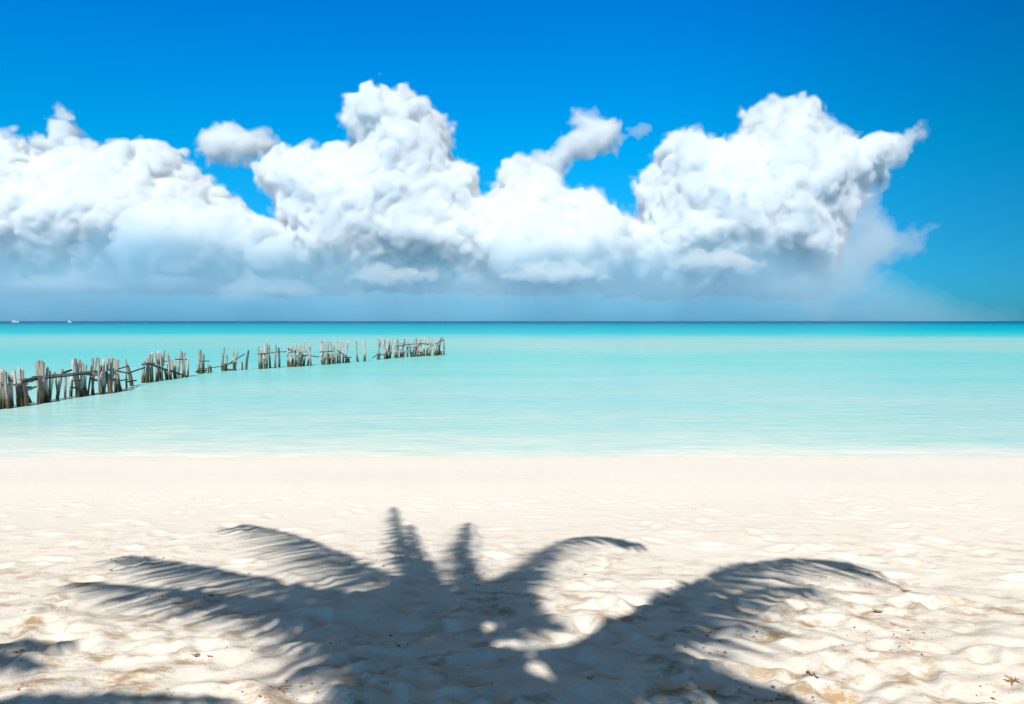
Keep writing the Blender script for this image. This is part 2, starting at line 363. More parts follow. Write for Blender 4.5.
def make_cloud(name, poly, dist, Rz, res, mat, label, amps=(5, 7, 5.8, 4.4, 2.6), cells=(46, 22, 10, 5, 2.7), group=None, shrink=6.0, base=None,
               halo=None, kind=None, parent=None, cap=60, basesoft=8, trim=.35):
    """A cumulus body: an outline in units of 1/F of its distance, with its own real distance, size and depth."""
    P = np.array(poly, float); u = dist / F                                 # metres per unit
    x0, x1 = P[:, 0].min() - 44, P[:, 0].max() + 44; y0, y1 = P[:, 1].min() - 36, P[:, 1].max() + 16
    xs = np.arange(x0, x1, res); ys = np.arange(y0, y1, res)
    sd = poly_sd(xs, ys, poly) - shrink
    W = math.sqrt(2 * Rz * (max(min(sd.max(), cap), 1) + 18)) + 6
    zs = np.arange(-W, W * .6, res * 1.25)
    f = (np.minimum(sd, cap)[:, :, None] - (zs ** 2 / (2 * Rz))[None, None, :]).astype(np.float32)
    for i, (A, c) in enumerate(zip(amps, cells)):
        if c < res * 1.9: continue
        n = noise3(xs, ys, zs, c)
        f += ((np.abs(n) * 1.7 - 0.55) + n * .25) * A if i else n * A * .5 + (np.abs(noise3(xs, ys, zs, c * .8)) * 2 - .62) * A * .7
    f -= (np.clip(-4 - sd, 0, None) * trim)[:, :, None]
    if base is not None: f -= smoothstep(base - basesoft, base + basesoft, ys)[None, :, None] * 40
    def close(g): 
        g = g.copy(); g[0], g[-1], g[:, 0], g[:, -1], g[:, :, 0], g[:, :, -1] = -5, -5, -5, -5, -5, -5; return g
    def build(g, m, nm, par):
        V, Q = surface_nets(close(g))
        X = (xs[0] + V[:, 0] * res - 512) * u; Z = (321 - (ys[0] + V[:, 1] * res)) * u; Y = (zs[0] + V[:, 2] * res * 1.25) * u + dist
        return mesh_obj(nm, np.stack([X, Y, Z], -1), Q, m, par, smooth=True)
    o = build(f, mat, name, parent)
    if label: tag(o, label, 'cloud', group)
    if kind: o['kind'] = kind
    if halo:                                            # the thinner vapour that frays off round the body
        soft = f + noise3(xs, ys, zs, 9) * 3.0 + noise3(xs, ys, zs, 4) * 1.6
        for th, hm in halo: build(soft + th, hm, 'cloud_fringe' if 'haze_veil' not in name else 'haze_veil_fringe', o)
    return o
G = 'cumulus clouds over the sea'
def cloud_bank():
    U = 12000 / F
    W = (0.970, 0.987, 0.996)
    md = mat_cloud('cloud_vapour', 1 / (5.5 * U), W); h1 = mat_cloud('fringe_vapour', 1 / (18 * U), W); h2 = mat_cloud('outer_fringe_vapour', 1 / (70 * U), W)
    mf = mat_cloud('heap_vapour', 1 / (10 * U), W)
    mt = mat_cloud('thin_cloud_vapour', 1 / (13 * U), W); mw = mat_cloud('wisp_vapour', 1 / (26 * U), W); mv = mat_cloud('veil_vapour', 1 / (100 * U), W)
    H = [(2.2, h1), (5.5, h2)]; HS = [(3.0, h1), (6.0, h2)]
    make_cloud('cloud', [(-170, 158), (-100, 132), (-40, 146), (0, 140), (25, 142), (50, 156), (80, 152), (112, 143), (150, 149), (186, 160), (212, 180), (228, 200), (250, 212), (270, 228), (300, 240), (320, 262), (330, 300), (-170, 300)],
               13200, 40, 1.45, md, 'long white cumulus bank filling the left side above the jetty', group=G, base=300, basesoft=16, halo=H)
    make_cloud('cloud', [(262, 172), (284, 154), (306, 146), (334, 150), (354, 144), (345, 122), (352, 102), (368, 91), (400, 91), (420, 106), (446, 112), (456, 134), (456, 156), (474, 168), (482, 194), (496, 182), (506, 164), (520, 162), (530, 182), (552, 180), (574, 190), (606, 202), (618, 218), (634, 232), (700, 250), (700, 300), (250, 300), (288, 240), (274, 200)],
               12000, 46, 1.45, md, 'tall white cumulus tower in the middle with lumpy shoulders', group=G, base=300, basesoft=16, halo=H)
    make_cloud('cloud', [(600, 240), (632, 218), (642, 180), (652, 152), (664, 138), (688, 132), (704, 141), (722, 141), (738, 133), (744, 116), (760, 104), (776, 105), (792, 100), (808, 108), (820, 130), (846, 139), (866, 138), (884, 144), (882, 162), (876, 180), (862, 200), (846, 226), (838, 258), (832, 280), (800, 304), (600, 300)],
               11600, 46, 1.45, md, 'great white cumulus on the right with a domed top', group=G, base=304, basesoft=16, halo=H)
    # lower, nearer heaps in front of the bank
    make_cloud('cloud', [(128, 222), (150, 205), (168, 196), (196, 204), (226, 202), (252, 216), (276, 222), (306, 240), (316, 262), (290, 282), (140, 284), (110, 250)],
               11300, 26, 1.45, mf, 'low bright heap of cloud in front of the left bank', group=G, base=282, basesoft=14, halo=HS, amps=(5, 9, 7, 4.6, 2.8), cells=(40, 20, 10, 5, 2.7))
    make_cloud('cloud', [(486, 262), (498, 238), (520, 226), (548, 214), (572, 222), (592, 214), (618, 226), (634, 244), (626, 276), (560, 284), (500, 284)],
               10700, 26, 1.45, mf, 'low bright heap of cloud between the middle tower and the right cloud', group=G, base=284, basesoft=14, halo=HS, amps=(5, 9, 7, 4.6, 2.8), cells=(40, 20, 10, 5, 2.7))
    # loose small clouds
    small = dict(amps=(3, 4, 3.4, 2.4), cells=(22, 12, 7, 3.4), group=G, shrink=1.5, trim=.3)
    make_cloud('cloud', [(522, 166), (534, 158), (556, 152), (566, 140), (582, 134), (574, 124), (572, 116), (590, 118), (612, 124), (618, 134), (612, 148), (590, 156), (574, 160), (562, 172), (544, 178), (526, 174)],
               13000, 12, 1.3, mt, 'small slanting detached cloud between the two tall clouds', halo=HS, **small)
    make_cloud('cloud', [(618, 137), (632, 131), (650, 126), (652, 130), (636, 138), (622, 142)], 13000, 4, 1.2, mw, 'tiny streak of cloud right of the slanting detached cloud', **small)
    make_cloud('cloud', [(204, 150), (208, 134), (222, 128), (240, 132), (258, 136), (276, 140), (282, 148), (264, 156), (240, 160), (216, 160)],
               13800, 12, 1.4, mt, 'small ragged detached cloud left of the middle tower', halo=HS, **small)
    make_cloud('cloud', [(36, 144), (44, 138), (54, 140), (57, 124), (64, 116), (76, 122), (82, 136), (80, 150), (66, 156), (50, 154)],
               14200, 11, 1.4, mt, 'small tuft rising above the left cloud bank', halo=HS, **small)
    make_cloud('cloud', [(884, 152), (890, 142), (902, 136), (914, 130), (916, 138), (906, 150), (898, 164), (888, 162)],
               11300, 8, 1.3, mw, 'ragged wisp off the right end of the great cloud', halo=HS, **small)
    make_cloud('cloud', [(800, 262), (830, 226), (852, 200), (866, 190), (874, 204), (882, 226), (896, 246), (888, 262), (880, 282), (862, 300), (820, 308), (780, 300)],
               11000, 30, 1.7, mv, 'thin fading cloud under the right side of the great cloud', group=G, amps=(12, 12, 8, 4, 2), halo=[(8, mv)], shrink=8, trim=.2)
    make_cloud('cloud', [(900, 236), (915, 229), (936, 226), (930, 234), (915, 242)], 10800, 5, 1.3, h2, 'faint scrap of cloud low in the clear sky at right', **small)
    # flat layers low over the horizon
    lay = dict(amps=(3, 3, 2, 1), cells=(40, 16, 8, 4), group='flat cloud layers over the horizon', shrink=1)
    make_cloud('cloud', [(-160, 284), (0, 276), (90, 272), (180, 276), (250, 272), (240, 282), (120, 288), (0, 296), (-160, 300)], 12600, 30, 2.2, h2, 'flat cloud layer low over the sea at far left', **lay)
    for n_, (a, b, y0, lb) in enumerate(((-200, 330, 270, 'ragged grey-blue scud under the left cloud bank'), (240, 640, 276, 'ragged grey-blue scud under the middle tower'), (540, 860, 276, 'ragged grey-blue scud under the great right cloud'))):
        w = b - a
        make_cloud('cloud', [(a, y0 + 12), (a + w * .2, y0), (a + w * .4, y0 + 6), (a + w * .6, y0 - 4), (a + w * .8, y0 + 4), (b, y0 + 14), (b - w * .15, y0 + 30), (a + w * .5, y0 + 36), (a + w * .15, y0 + 30)],
                   10400, 60, 2.2, mv, lb, amps=(6, 9, 5, 3), cells=(60, 26, 12, 5), group='scud under the cumulus clouds', shrink=5, trim=0)
    for a, b, y0, y1, d_, lb in ((222, 318, 277, 297, 9500, 'small bright flat cloud low over the sea above the jetty middle'), (20, 120, 276, 289, 9500, 'thin bright cloud streak low over the sea at far left'),
                                 (352, 452, 266, 281, 9400, 'small bright flat cloud low under the middle tower'), (505, 610, 262, 282, 9400, 'small bright flat cloud low between the middle tower and the great right cloud'),
                                 (668, 762, 250, 270, 9400, 'small bright heap low in front of the great right cloud')):
        w = b - a; h = y1 - y0
        make_cloud('cloud', [(a, y1 - h * .3), (a + w * .15, y0 + h * .35), (a + w * .3, y0), (a + w * .45, y0 + h * .3), (a + w * .65, y0 + h * .1), (a + w * .85, y0 + h * .4), (b, y1 - h * .25), (a + w * .6, y1), (a + w * .2, y1)],
                   d_, 16, 1.4, mt if b > 600 else mw if a > 300 else h2, lb, amps=(3, 4.5, 4, 2.8), cells=(26, 14, 7, 3.4), group='small clouds low over the sea', shrink=1, trim=.3, halo=[(3, h2)])
    # added veil of blue haze before the clouds, paling their bases
    U2 = 9800 / F; mm = mat_cloud('far_haze', 1 / (230 * U2), (0.58, 0.86, 0.98))
    make_cloud('haze_veil', [(-500, 246), (-100, 242), (200, 250), (420, 258), (600, 252), (760, 250), (820, 268), (870, 290), (960, 316), (1010, 345), (-500, 345)],
               9800, 30, 5.5, mm, None, amps=(12, 9, 5), cells=(90, 40, 20), shrink=14, kind='stuff', trim=0, halo=[(9, mm), (19, mm), (30, mm)])
cloud_bank()
# ------------------------------------------------------------------ palms (they stand behind and over the viewer; the beach shows their shade)
U_SUN = np.array((SUN.x / SUN.z, SUN.y / SUN.z, 1.0))
def shade_point(px, py):
    g = on_plane(px, py, 0.5); g = on_plane(px, py, float(base_height(np.clip(g[1], -20, 60)))); return g
def catmull(P, n):
    P = np.array(P, float); Q = np.vstack([2 * P[0] - P[1], P, 2 * P[-1] - P[-2]])
    seg = np.linalg.norm(np.diff(P, axis=0), axis=1); cum = np.r_[0, np.cumsum(seg)]; out = []
    for s in np.linspace(0, cum[-1], n):
        k = min(np.searchsorted(cum, s, 'right') - 1, len(P) - 2); t = (s - cum[k]) / max(seg[k], 1e-9)
        a, b, c, d = Q[k:k + 4]
        out.append(.5 * (2 * b + (c - a) * t + (2 * a - 5 * b + 4 * c - d) * t * t + (3 * b - a - 3 * c + d) * t ** 3))
    return np.array(out)
def tube(pts, rads, sides=6):
    V, Fc = [], []
    for i, p in enumerate(pts):
        a = pts[max(i - 1, 0)]; b = pts[min(i + 1, len(pts) - 1)]
        t = np.array(b) - np.array(a); t /= np.linalg.norm(t) + 1e-9
        u = np.cross(t, (0, 0, 1) if abs(t[2]) < .9 else (1, 0, 0)); u /= np.linalg.norm(u); w = np.cross(t, u)
        for k in range(sides):
            an = 2 * math.pi * k / sides; V.append(np.array(p) + rads[i] * (math.cos(an) * u + math.sin(an) * w))
    for i in range(len(pts) - 1):
        for k in range(sides):
            Fc.append((i * sides + k, i * sides + (k + 1) % sides, (i + 1) * sides + (k + 1) % sides, (i + 1) * sides + k))
    Fc.append(tuple(range(sides))[::-1]); Fc.append(tuple((len(pts) - 1) * sides + k for k in range(sides)))
    return V, Fc
def frond(root, spine, origin, rise=0.9, fall=1.9, leaf=0.72, droop=0.8, sweep=0.6, spread=0.7, sidebias=(1, 1), n=72, start=.13):
    n_s = 30; ts = np.linspace(0, 1, n_s)
    R3 = np.array(spine(ts, rise, fall)) - origin
    V, Fc = tube(list(R3), list(np.linspace(.028, .005, n_s)), 5)
    L = np.linalg.norm(np.diff(R3, axis=0), axis=1).sum()
    for side in (-1, 1):
        if sidebias[(side + 1) // 2] <= 0: continue
        for k in range(n):
            t = start + (1 - start) * (k + random.uniform(-.3, .3)) / n; t = min(max(t, 0), .999)
            f = t * (n_s - 1); i = int(f); fr = f - i
            p = R3[i] * (1 - fr) + R3[i + 1] * fr; T = R3[min(i + 1, n_s - 1)] - R3[i]; T /= np.linalg.norm(T) + 1e-9
            up = np.array((0, 0, 1.0)); S = np.cross(T, up); S /= np.linalg.norm(S) + 1e-9
            ll = leaf * sidebias[(side + 1) // 2] * (min(1, .45 + t * 2.2) * (1 - .55 * max(0, (t - .55) / .45) ** 1.6)) * random.uniform(.82, 1.1)
            d = T * sweep + S * side * spread - up * droop * random.uniform(.2, .5); d /= np.linalg.norm(d)
            wv = T - d * (T @ d); wv /= np.linalg.norm(wv) + 1e-9; q = p.copy(); w0 = .025; bi = len(V); m = 4
            wild = np.array((random.uniform(-.12, .12), random.uniform(-.12, .12), 0))
            for j in range(m + 1):
                w = w0 * (1, 1.25, 1.0, .62, .06)[j]
                V.append(q - wv * w); V.append(q + wv * w)
                d = d - up * droop * .28 + wild * .3; d /= np.linalg.norm(d); q = q + d * ll / m
            for j in range(m): Fc.append((bi + 2 * j, bi + 2 * j + 1, bi + 2 * j + 3, bi + 2 * j + 2))
    return mesh_obj('frond', V, Fc, M_LEAF, root)
def palm(center_px, height, base_xy, shadows, label):
    c = shade_point(*center_px); zc = c[2] + height; crown = c + U_SUN * height
    bx, by = base_xy; bz = ground_z(bx, by)
    root = empty('palm_tree', (bx, by, bz)); tag(root, label, 'palm tree', 'palm trees shading the beach')
    o = np.array((bx, by, bz)); n = 26; pts, rad = [], []
    for i in range(n):
        t = i / (n - 1); e = t ** 1.25
        p = np.array((bx + (crown[0] - bx) * e, by + (crown[1] - by) * e, bz - .25 + (crown[2] - bz + .2) * t))
        pts.append(p - o); rad.append(.125 * (1 - .35 * t) + .11 * math.exp(-t * 16) + (.008 if i % 2 else 0))
    V, Fc = tube(pts, rad, 12); mesh_obj('trunk', V, Fc, M_TRUNK, root, True)
    for k in range(7):
        a = k * .9; q = crown - o + np.array((math.cos(a) * .20, math.sin(a) * .20, -.22 - .06 * (k % 2)))
        import bmesh
        bm = bmesh.new(); bmesh.ops.create_icosphere(bm, subdivisions=2, radius=.115)
        for v in bm.verts: v.co.z *= 1.22
        me = bpy.data.meshes.new('coconut'); bm.to_mesh(me); bm.free(); me.materials.append(M_NUT)
        co = bpy.data.objects.new('coconut', me); link(co, root); co.location = q
    for sh in shadows:
        pix, kw = sh
        G2 = catmull([shade_point(*p) for p in pix], 40)
        def spine(ts, rise, fall, G2=G2):
            out = []
            for t in ts:
                f = t * 39; i = min(int(f), 38); g = G2[i] * (1 - f + i) + G2[i + 1] * (f - i)
                z = height + rise * t - fall * t * t
                out.append(np.array((g[0], g[1], c[2])) + U_SUN * z)
            return out
        frond(root, spine, o, **kw)
    return root
CC = (486, 648)
palm(CC, 6.0, (1.5, -5.4), [
    ([CC, (560, 650), (640, 620), (700, 588), (755, 565), (800, 560), (850, 564)], dict(leaf=1.45, droop=.7, sweep=1.15, spread=.7, fall=2.0, n=76)),
    ([CC, (585, 664), (660, 630), (715, 604), (770, 588), (815, 588)], dict(leaf=1.15, droop=.8, sweep=1.2, spread=.7, fall=2.2, n=60)),
    ([CC, (515, 585), (550, 550), (590, 537), (642, 545)], dict(leaf=.62, droop=.8, fall=1.9)),
    ([CC, (468, 580), (462, 548), (467, 522)], dict(leaf=.64, spread=.75, sweep=.8, droop=.8, fall=2.2, rise=.9, n=96)),
    ([CC, (425, 585), (402, 548), (391, 507)], dict(leaf=.5, spread=.6, sweep=.8, droop=.8, fall=2.2, n=90)),
    ([CC, (440, 590), (418, 556), (408, 524)], dict(leaf=.5, spread=.6, sweep=.8, droop=.8, fall=2.0, n=80)),
    ([CC, (410, 590), (345, 560), (300, 540), (262, 528), (234, 525)], dict(leaf=.78, droop=.8, fall=1.9)),
    ([CC, (385, 602), (290, 586), (200, 568), (125, 557)], dict(leaf=.75, droop=.7, fall=1.8)),
    ([CC, (390, 612), (290, 603), (185, 592), (80, 583)], dict(leaf=.70, droop=.8, sweep=.8, fall=2.0)),
    ([CC, (425, 640), (370, 628), (310, 612), (262, 600)], dict(leaf=1.15, droop=1.1, sweep=.9, spread=.4, fall=2.3)),
    ([CC, (450, 690), (410, 745), (350, 800)], dict(leaf=.7)),
    ([CC, (550, 690), (640, 712), (720, 745), (800, 800)], dict(leaf=.7)),
    ([CC, (580, 655), (660, 660), (740, 678), (815, 704), (850, 735)], dict(leaf=1.0, droop=.9, sweep=.8)),
    ([CC, (470, 610), (500, 580), (540, 570)], dict(leaf=.6, rise=2.2, fall=2.0)),
    ([CC, (440, 640), (400, 660), (390, 720)], dict(leaf=.6, rise=2.0, fall=2.0)),
    ([CC, (470, 655), (440, 668), (400, 676)], dict(leaf=.6, rise=2.6, fall=2.2)),
    ([CC, (500, 628), (520, 610), (535, 592)], dict(leaf=.5, rise=2.6, fall=2.2)),
    
    ([CC, (430, 620), (420, 580), (430, 560)], dict(leaf=.6, rise=2.4, fall=2.0)),
], 'leaning coconut palm whose crown shades the middle of the beach')
C2 = (-260, 740)
palm(C2, 6.0, (-6.4, -6.0), [
    ([C2, (-150, 670), (-50, 652), (30, 643), (78, 644)], dict(leaf=.8, droop=1.1, fall=2.0)),
    ([C2, (-160, 690), (-60, 664), (10, 658), (48, 668)], dict(leaf=.6, droop=.9, fall=2.0)),
    ([C2, (-100, 722), (20, 706), (130, 696), (235, 700)], dict(leaf=.55, droop=.5, fall=1.9, sweep=.7)),
    ([C2, (-120, 790), (60, 800), (200, 820)], dict(leaf=.7)),
    ([C2, (-280, 650), (-250, 600), (-230, 570)], dict(leaf=.7)),
    ([C2, (-380, 680), (-480, 640), (-560, 630)], dict(leaf=.7)),
    ([C2, (-200, 660), (-150, 610), (-120, 590)], dict(leaf=.7)),
    ([C2, (-330, 820), (-380, 930)], dict(leaf=.7)),
    ([C2, (-420, 740), (-560, 760)], dict(leaf=.7)),
    ([C2, (-200, 850), (-150, 960)], dict(leaf=.7)),
], 'second coconut palm further west whose frond tips shade the beach edge')

# ------------------------------------------------------------------ ruined jetty
BX = [-30, 0, 25, 40, 60, 80, 110, 128, 150, 187, 200, 225, 250, 265, 300, 330, 363, 384, 405, 424, 444]
BY = [414, 408, 405, 402.5, 399, 396, 392.5, 387, 381.5, 376.5, 373.5, 370.8, 369.5, 368.5, 366.3, 364, 361.5, 358.8, 357.2, 356, 355]
def depth(px): 
    return on_plane(px, np.interp(px, BX, BY), 0)[1]
def pt(px, py, off=0.0):
    """The point of the jetty line seen at px, py: its distance follows from where the posts enter the water."""
    d = ray(px, py); return np.array((0, 0, ZC)) + d * ((depth(px) + off) / d[1])
def post_mesh(p0, p1, r, o, name, mat, parent):
    """A driven post: crooked, tapered, with a broken slanted top."""
    n, rings = 8, 7; V, Fc = [], []
    ax = p1 - p0; ph = random.uniform(0, 6); sl = random.uniform(-.9, .9); sa = random.uniform(0, 6)
    jit = [random.uniform(.82, 1.15) for _ in range(n)]
    for i in range(rings):
        t = i / (rings - 1); c = p0 + ax * t + np.array((math.sin(t * 5 + ph), math.cos(t * 3 + ph), 0)) * r * .5
        rr = r * (1.12 - .30 * t) * random.uniform(.93, 1.07)
        for k in range(n):
            a = 2 * math.pi * k / n
            q = c + np.array((math.cos(a), math.sin(a), 0)) * rr * jit[k]
            if i == rings - 1: q[2] += math.cos(a - sa) * sl * r + random.uniform(-.25, .25) * r
            V.append(q - o)
    for i in range(rings - 1):
        for k in range(n): Fc.append((i * n + k, i * n + (k + 1) % n, (i + 1) * n + (k + 1) % n, (i + 1) * n + k))
    V.append(sum(V[-n:]) / n + np.array((0, 0, r * .15)))
    for k in range(n): Fc.append(((rings - 1) * n + k, (rings - 1) * n + (k + 1) % n, len(V) - 1))
    return mesh_obj(name, V, Fc, mat, parent)
def post(x, top, w, parent, o, lean=None, bot=None, mat=None, off=None):
    off = random.uniform(-.4, .5) if off is None else off
    p1 = pt(x, top, off); base = pt(x, np.interp(x, BX, BY), off); s = depth(x) / F
    zb = -1.0 if bot is None else pt(x, bot, off)[2]
    lean = random.uniform(-.11, .11) if lean is None else lean
    p0 = np.array((p1[0] - lean * (p1[2] - zb), base[1] + random.uniform(-.04, .04), zb)); 
    return post_mesh(p0, p1, w * s * random.uniform(.45, .66), o, 'post', mat or M_WOOD, parent)
def plank(a, b, wz, wy, parent, o, mat=None, name='rail', off=-.12):
    """A sawn board from jetty point a to b, warped a little along its length."""
    pa, pb = pt(*a, off), pt(*b, off); s = depth((a[0] + b[0]) / 2) / F; hz, hy = wz * s / 2, wy / 2; n = 6; V, Fc = [], []
    for i in range(n):
        t = i / (n - 1); c = pa + (pb - pa) * t; c[2] += random.uniform(-.3, .3) * hz
        for dy, dz in ((-1, -1), (1, -1), (1, 1), (-1, 1)): V.append(c + np.array((0, dy * hy, dz * hz * random.uniform(.85, 1.1))) - o)
    for i in range(n - 1):
        for k in range(4): Fc.append((i * 4 + k, i * 4 + (k + 1) % 4, (i + 1) * 4 + (k + 1) % 4, (i + 1) * 4 + k))
    Fc += [(3, 2, 1, 0), tuple(n * 4 - 4 + k for k in range(4))]
    return mesh_obj(name, V, Fc, mat or M_WOOD, parent)
def section(cx, label, posts, boards=(), single=False):
    o = pt(cx, np.interp(cx, BX, BY)); o[2] = 0
    root = empty('jetty_section', o); tag(root, label, 'jetty', 'broken sections of the old wooden jetty')
    for p in posts: post(p[0], p[1], p[2], root, o, **(p[3] if len(p) > 3 else {}))
    for b in boards: plank(b[0], b[1], b[2], b[3], root, o, mat=M_WOOD_DARK if len(b) > 4 and b[4] else None, name=b[5] if len(b) > 5 else 'rail', off=b[6] if len(b) > 6 else -.14)
    xs_ = sorted(p[0] for p in posts)
    for k in range(int((xs_[-1] - xs_[0]) / 9)):
        xa = random.uniform(xs_[0], xs_[-1] - 5); w_ = random.uniform(5, 11); b_ = np.interp(xa, BX, BY); t_ = min(p[1] for p in posts)
        ya = b_ - (b_ - t_) * random.uniform(.22, .7); plank((xa, ya), (min(xa + w_, xs_[-1] + 2), ya + random.uniform(-2.5, 2.5) * (b_ - t_) / 30), (b_ - t_) * random.uniform(.03, .055), .12, root, o, mat=random.choice((M_WOOD, M_WOOD_DARK)), name='crosspiece', off=-.3)
    return root
def lone(x, top, w, label, group='lone posts of the old jetty', **kw):
    o = pt(x, np.interp(x, BX, BY)); o[2] = 0
    ob = post(x, top, w, None, o, **kw); ob.location = o; tag(ob, label, 'post', group); return ob
D = dict
section(12, 'nearest jetty section at the left edge, posts packed like a fence above a pale rail',
    [(-6, 371, 3.4), (-2.5, 373, 3), (.5, 370, 3.2), (3.5, 373, 3), (6.5, 371, 3.2), (9.5, 374, 2.6), (12, 370.5, 3), (15, 371, 3), (18, 368.5, 3.4), (21, 370, 3.2),
     (1.5, 382, 4.2, D(off=-.3)), (6, 384, 4, D(off=-.3)), (10.5, 383, 3.6, D(off=-.3)), (19.5, 384, 4.6, D(off=-.3, mat=M_WOOD_DARK)), (23, 386, 4.2, D(off=-.3, mat=M_WOOD_DARK)), (28.5, 396, 3.6, D(lean=-.35, mat=M_WOOD_DARK))],
    [((-8, 385.5), (26, 384.2), 1.8, .24), ((25, 381.5), (36, 378.6), 3.4, .3, True), ((26, 391), (36, 386.6), 1.6, .1)])
section(80, 'long jetty section with a walkway beam over many legs, second from the left',
    [(36.5, 362, 3.4, D(lean=.01)), (39, 361.5, 3), (41.5, 361, 3.2), (44, 363, 3), (38, 378, 4.6, D(off=-.25, mat=M_WOOD_DARK)), (42, 380, 4, D(off=-.25)), (47, 367, 2.2), (50, 371, 2, D()), (46.5, 379, 3, D(off=-.25)), (53, 373, 2.6, D(lean=.1)), (56, 372, 2),
     (61.5, 369, 2.8, D(lean=.12)), (64.5, 371, 2.2), (72, 360, 2.8), (75, 359, 3, D(mat=M_WOOD_DARK)), (78, 361, 2.6), (80.5, 360, 2.4), (83, 363, 2.4), (86, 365, 2), (76.5, 374, 4, D(off=-.25, mat=M_WOOD_DARK)), (81, 375, 3.6, D(off=-.25)), (91, 366, 2, D(mat=M_WOOD_DARK)),
     (93, 358.5, 2.6), (96, 357.5, 2.6), (98.5, 359, 2.4), (101, 366, 3), (104, 360, 2.6), (107, 358.5, 3), (110, 358, 3), (113, 358.5, 2.8), (116, 360, 2.6), (118.5, 360, 2.6), (102.5, 373, 4, D(off=-.25)), (107, 373, 3.6, D(off=-.25, mat=M_WOOD_DARK)), (112, 374, 4, D(off=-.25, mat=M_WOOD_DARK)), (117, 374, 3.4, D(off=-.25)),
     (126.5, 359, 2), (128.6, 366, 3.6, D(mat=M_WOOD_DARK))],
    [((35, 377.2), (112, 369.6), 1.9, .34), ((36, 379.4), (106, 371.9), 1.5, .26, True, 'beam'), ((110, 369.3), (129, 373.4), 1.2, .12, True), ((128, 373.5), (145, 367.3), 1.3, .12, True), ((115, 381), (128, 379.5), 1.3, .1, False), ((126, 382), (136, 380.5), 1.5, .12, True)])
section(163, 'jetty section with a dark board slanting down to the right, third from the left',
    [(143.8, 361, 2.8), (146.5, 358, 2.6), (149.5, 355, 2.6), (152.6, 353, 2.8), (155.5, 353.5, 2.6), (158.5, 352, 2.8), (161, 354, 2.2), (163.6, 350, 2.8), (166.5, 353.5, 2.6), (169, 356, 2.4), (172, 360, 2.2), (175, 361, 2.4), (179, 350.5, 2.6), (181.8, 352, 2.2), (185, 353, 2.2), (187.4, 359, 2),
     (147, 366, 3.4, D(mat=M_WOOD_DARK, off=-.25)), (152, 368, 3.2, D(mat=M_WOOD_DARK, off=-.25)), (158, 370, 3.2, D(off=-.25)), (165, 369, 3, D(mat=M_WOOD_DARK, off=-.25)), (175, 373, 3.4, D(mat=M_WOOD_DARK, off=-.25)), (182, 375, 2.4, D(mat=M_WOOD_DARK, off=-.2))],
    [((147, 363.5), (187, 376.2), 1.3, .14, True, 'brace', -.35), ((143, 364.4), (153, 363.6), 1.8, .3)])
section(203, 'small jetty section of three tall posts with a stub, right of the slanting board',
    [(198, 351, 2.8), (201.2, 350, 2.2), (203.5, 353, 1.8), (207.2, 364, 1.6), (211, 366, 2.4, D(mat=M_WOOD_DARK)), (199.5, 369, 3.6, D(off=-.25, mat=M_WOOD_DARK))],
    [((196.5, 371.6), (206, 370.6), 1.7, .25, True), ((205, 368.6), (223, 366.2), .8, .08, True)])
section(230, 'jetty section of four posts joined by a rising diagonal brace',
    [(224.2, 348, 2.4), (226.4, 355, 1.8), (233, 349, 2.2), (237, 350.5, 1.8), (225.5, 364, 3, D(off=-.2, mat=M_WOOD_DARK))],
    [((224.5, 366.5), (244.5, 354), 1, .1, True, 'brace', -.2), ((225, 369.3), (236, 370), 1.3, .2, True)])
lone(241.5, 361, 1.7, 'short thin stub between the diagonal brace and a taller thin post')
lone(248.3, 350.5, 2.0, 'thin dark post standing alone left of the five-post cluster', mat=M_WOOD_DARK)
section(263, 'tight cluster of five grey posts near the jetty middle, its tallest in the centre',
    [(258.8, 346.5, 2.2), (261.2, 349, 2), (263.6, 345, 2.2), (266.2, 342.5, 2.2), (268.6, 345.5, 2), (264.5, 357, 3, D(off=-.2))],
    [((258, 354), (269, 353.4), 1.2, .2, True)])
section(277, 'narrow pair of posts with a thin rail running right to the next cluster',
    [(275.4, 345, 1.8), (278, 348, 2, D(mat=M_WOOD_DARK))], [((271, 352.4), (287, 351.6), .9, .08, True)])
section(299, 'ragged cluster of nine posts at the jetty middle with crossed tops',
    [(288.4, 346.5, 2), (290.8, 347, 2), (293.4, 346, 2.2), (296.4, 343.6, 2), (298.4, 345, 2.2), (300.7, 346.5, 2), (303.2, 343, 2.1), (306, 349, 2), (308.4, 347, 2), (310.4, 343, 2, D(lean=.1)), (292, 357, 3, D(off=-.2)), (300, 358, 3, D(off=-.2))],
    [((288, 349), (295, 352), 1.2, .1, True), ((289, 353), (296, 351), 1, .1, True), ((310, 355.6), (319, 357), .9, .08, True), ((296, 356), (311, 355), .9, .1, True)])
section(332, 'dense jetty section right of the ragged cluster, with a brace sloping to a dark stub',
    [(320.6, 341.5, 2), (323, 341, 1.9), (325.6, 343, 1.9), (328.2, 341, 1.9), (330.8, 341.5, 2), (333.2, 344, 1.9), (337.6, 342, 2), (340, 342.4, 2), (342.8, 341.6, 2), (324, 355, 3, D(off=-.2)), (329.4, 354, 3, D(off=-.2)), (339, 353, 2.6, D(off=-.2)), (349.2, 358, 3.2, D(mat=M_WOOD_DARK))],
    [((337, 350), (348, 358), 1, .1, True, 'brace', -.3), ((320, 352), (334, 351.4), 1, .1, True)])
lone(348.4, 341.5, 1.8, 'first of three separate upright posts just before the wide gap in the jetty')
lone(355.8, 341, 2.0, 'middle of three separate upright posts just before the wide gap')
lone(363.6, 340.5, 2.4, 'last and thickest of three separate posts, at the edge of the wide gap')
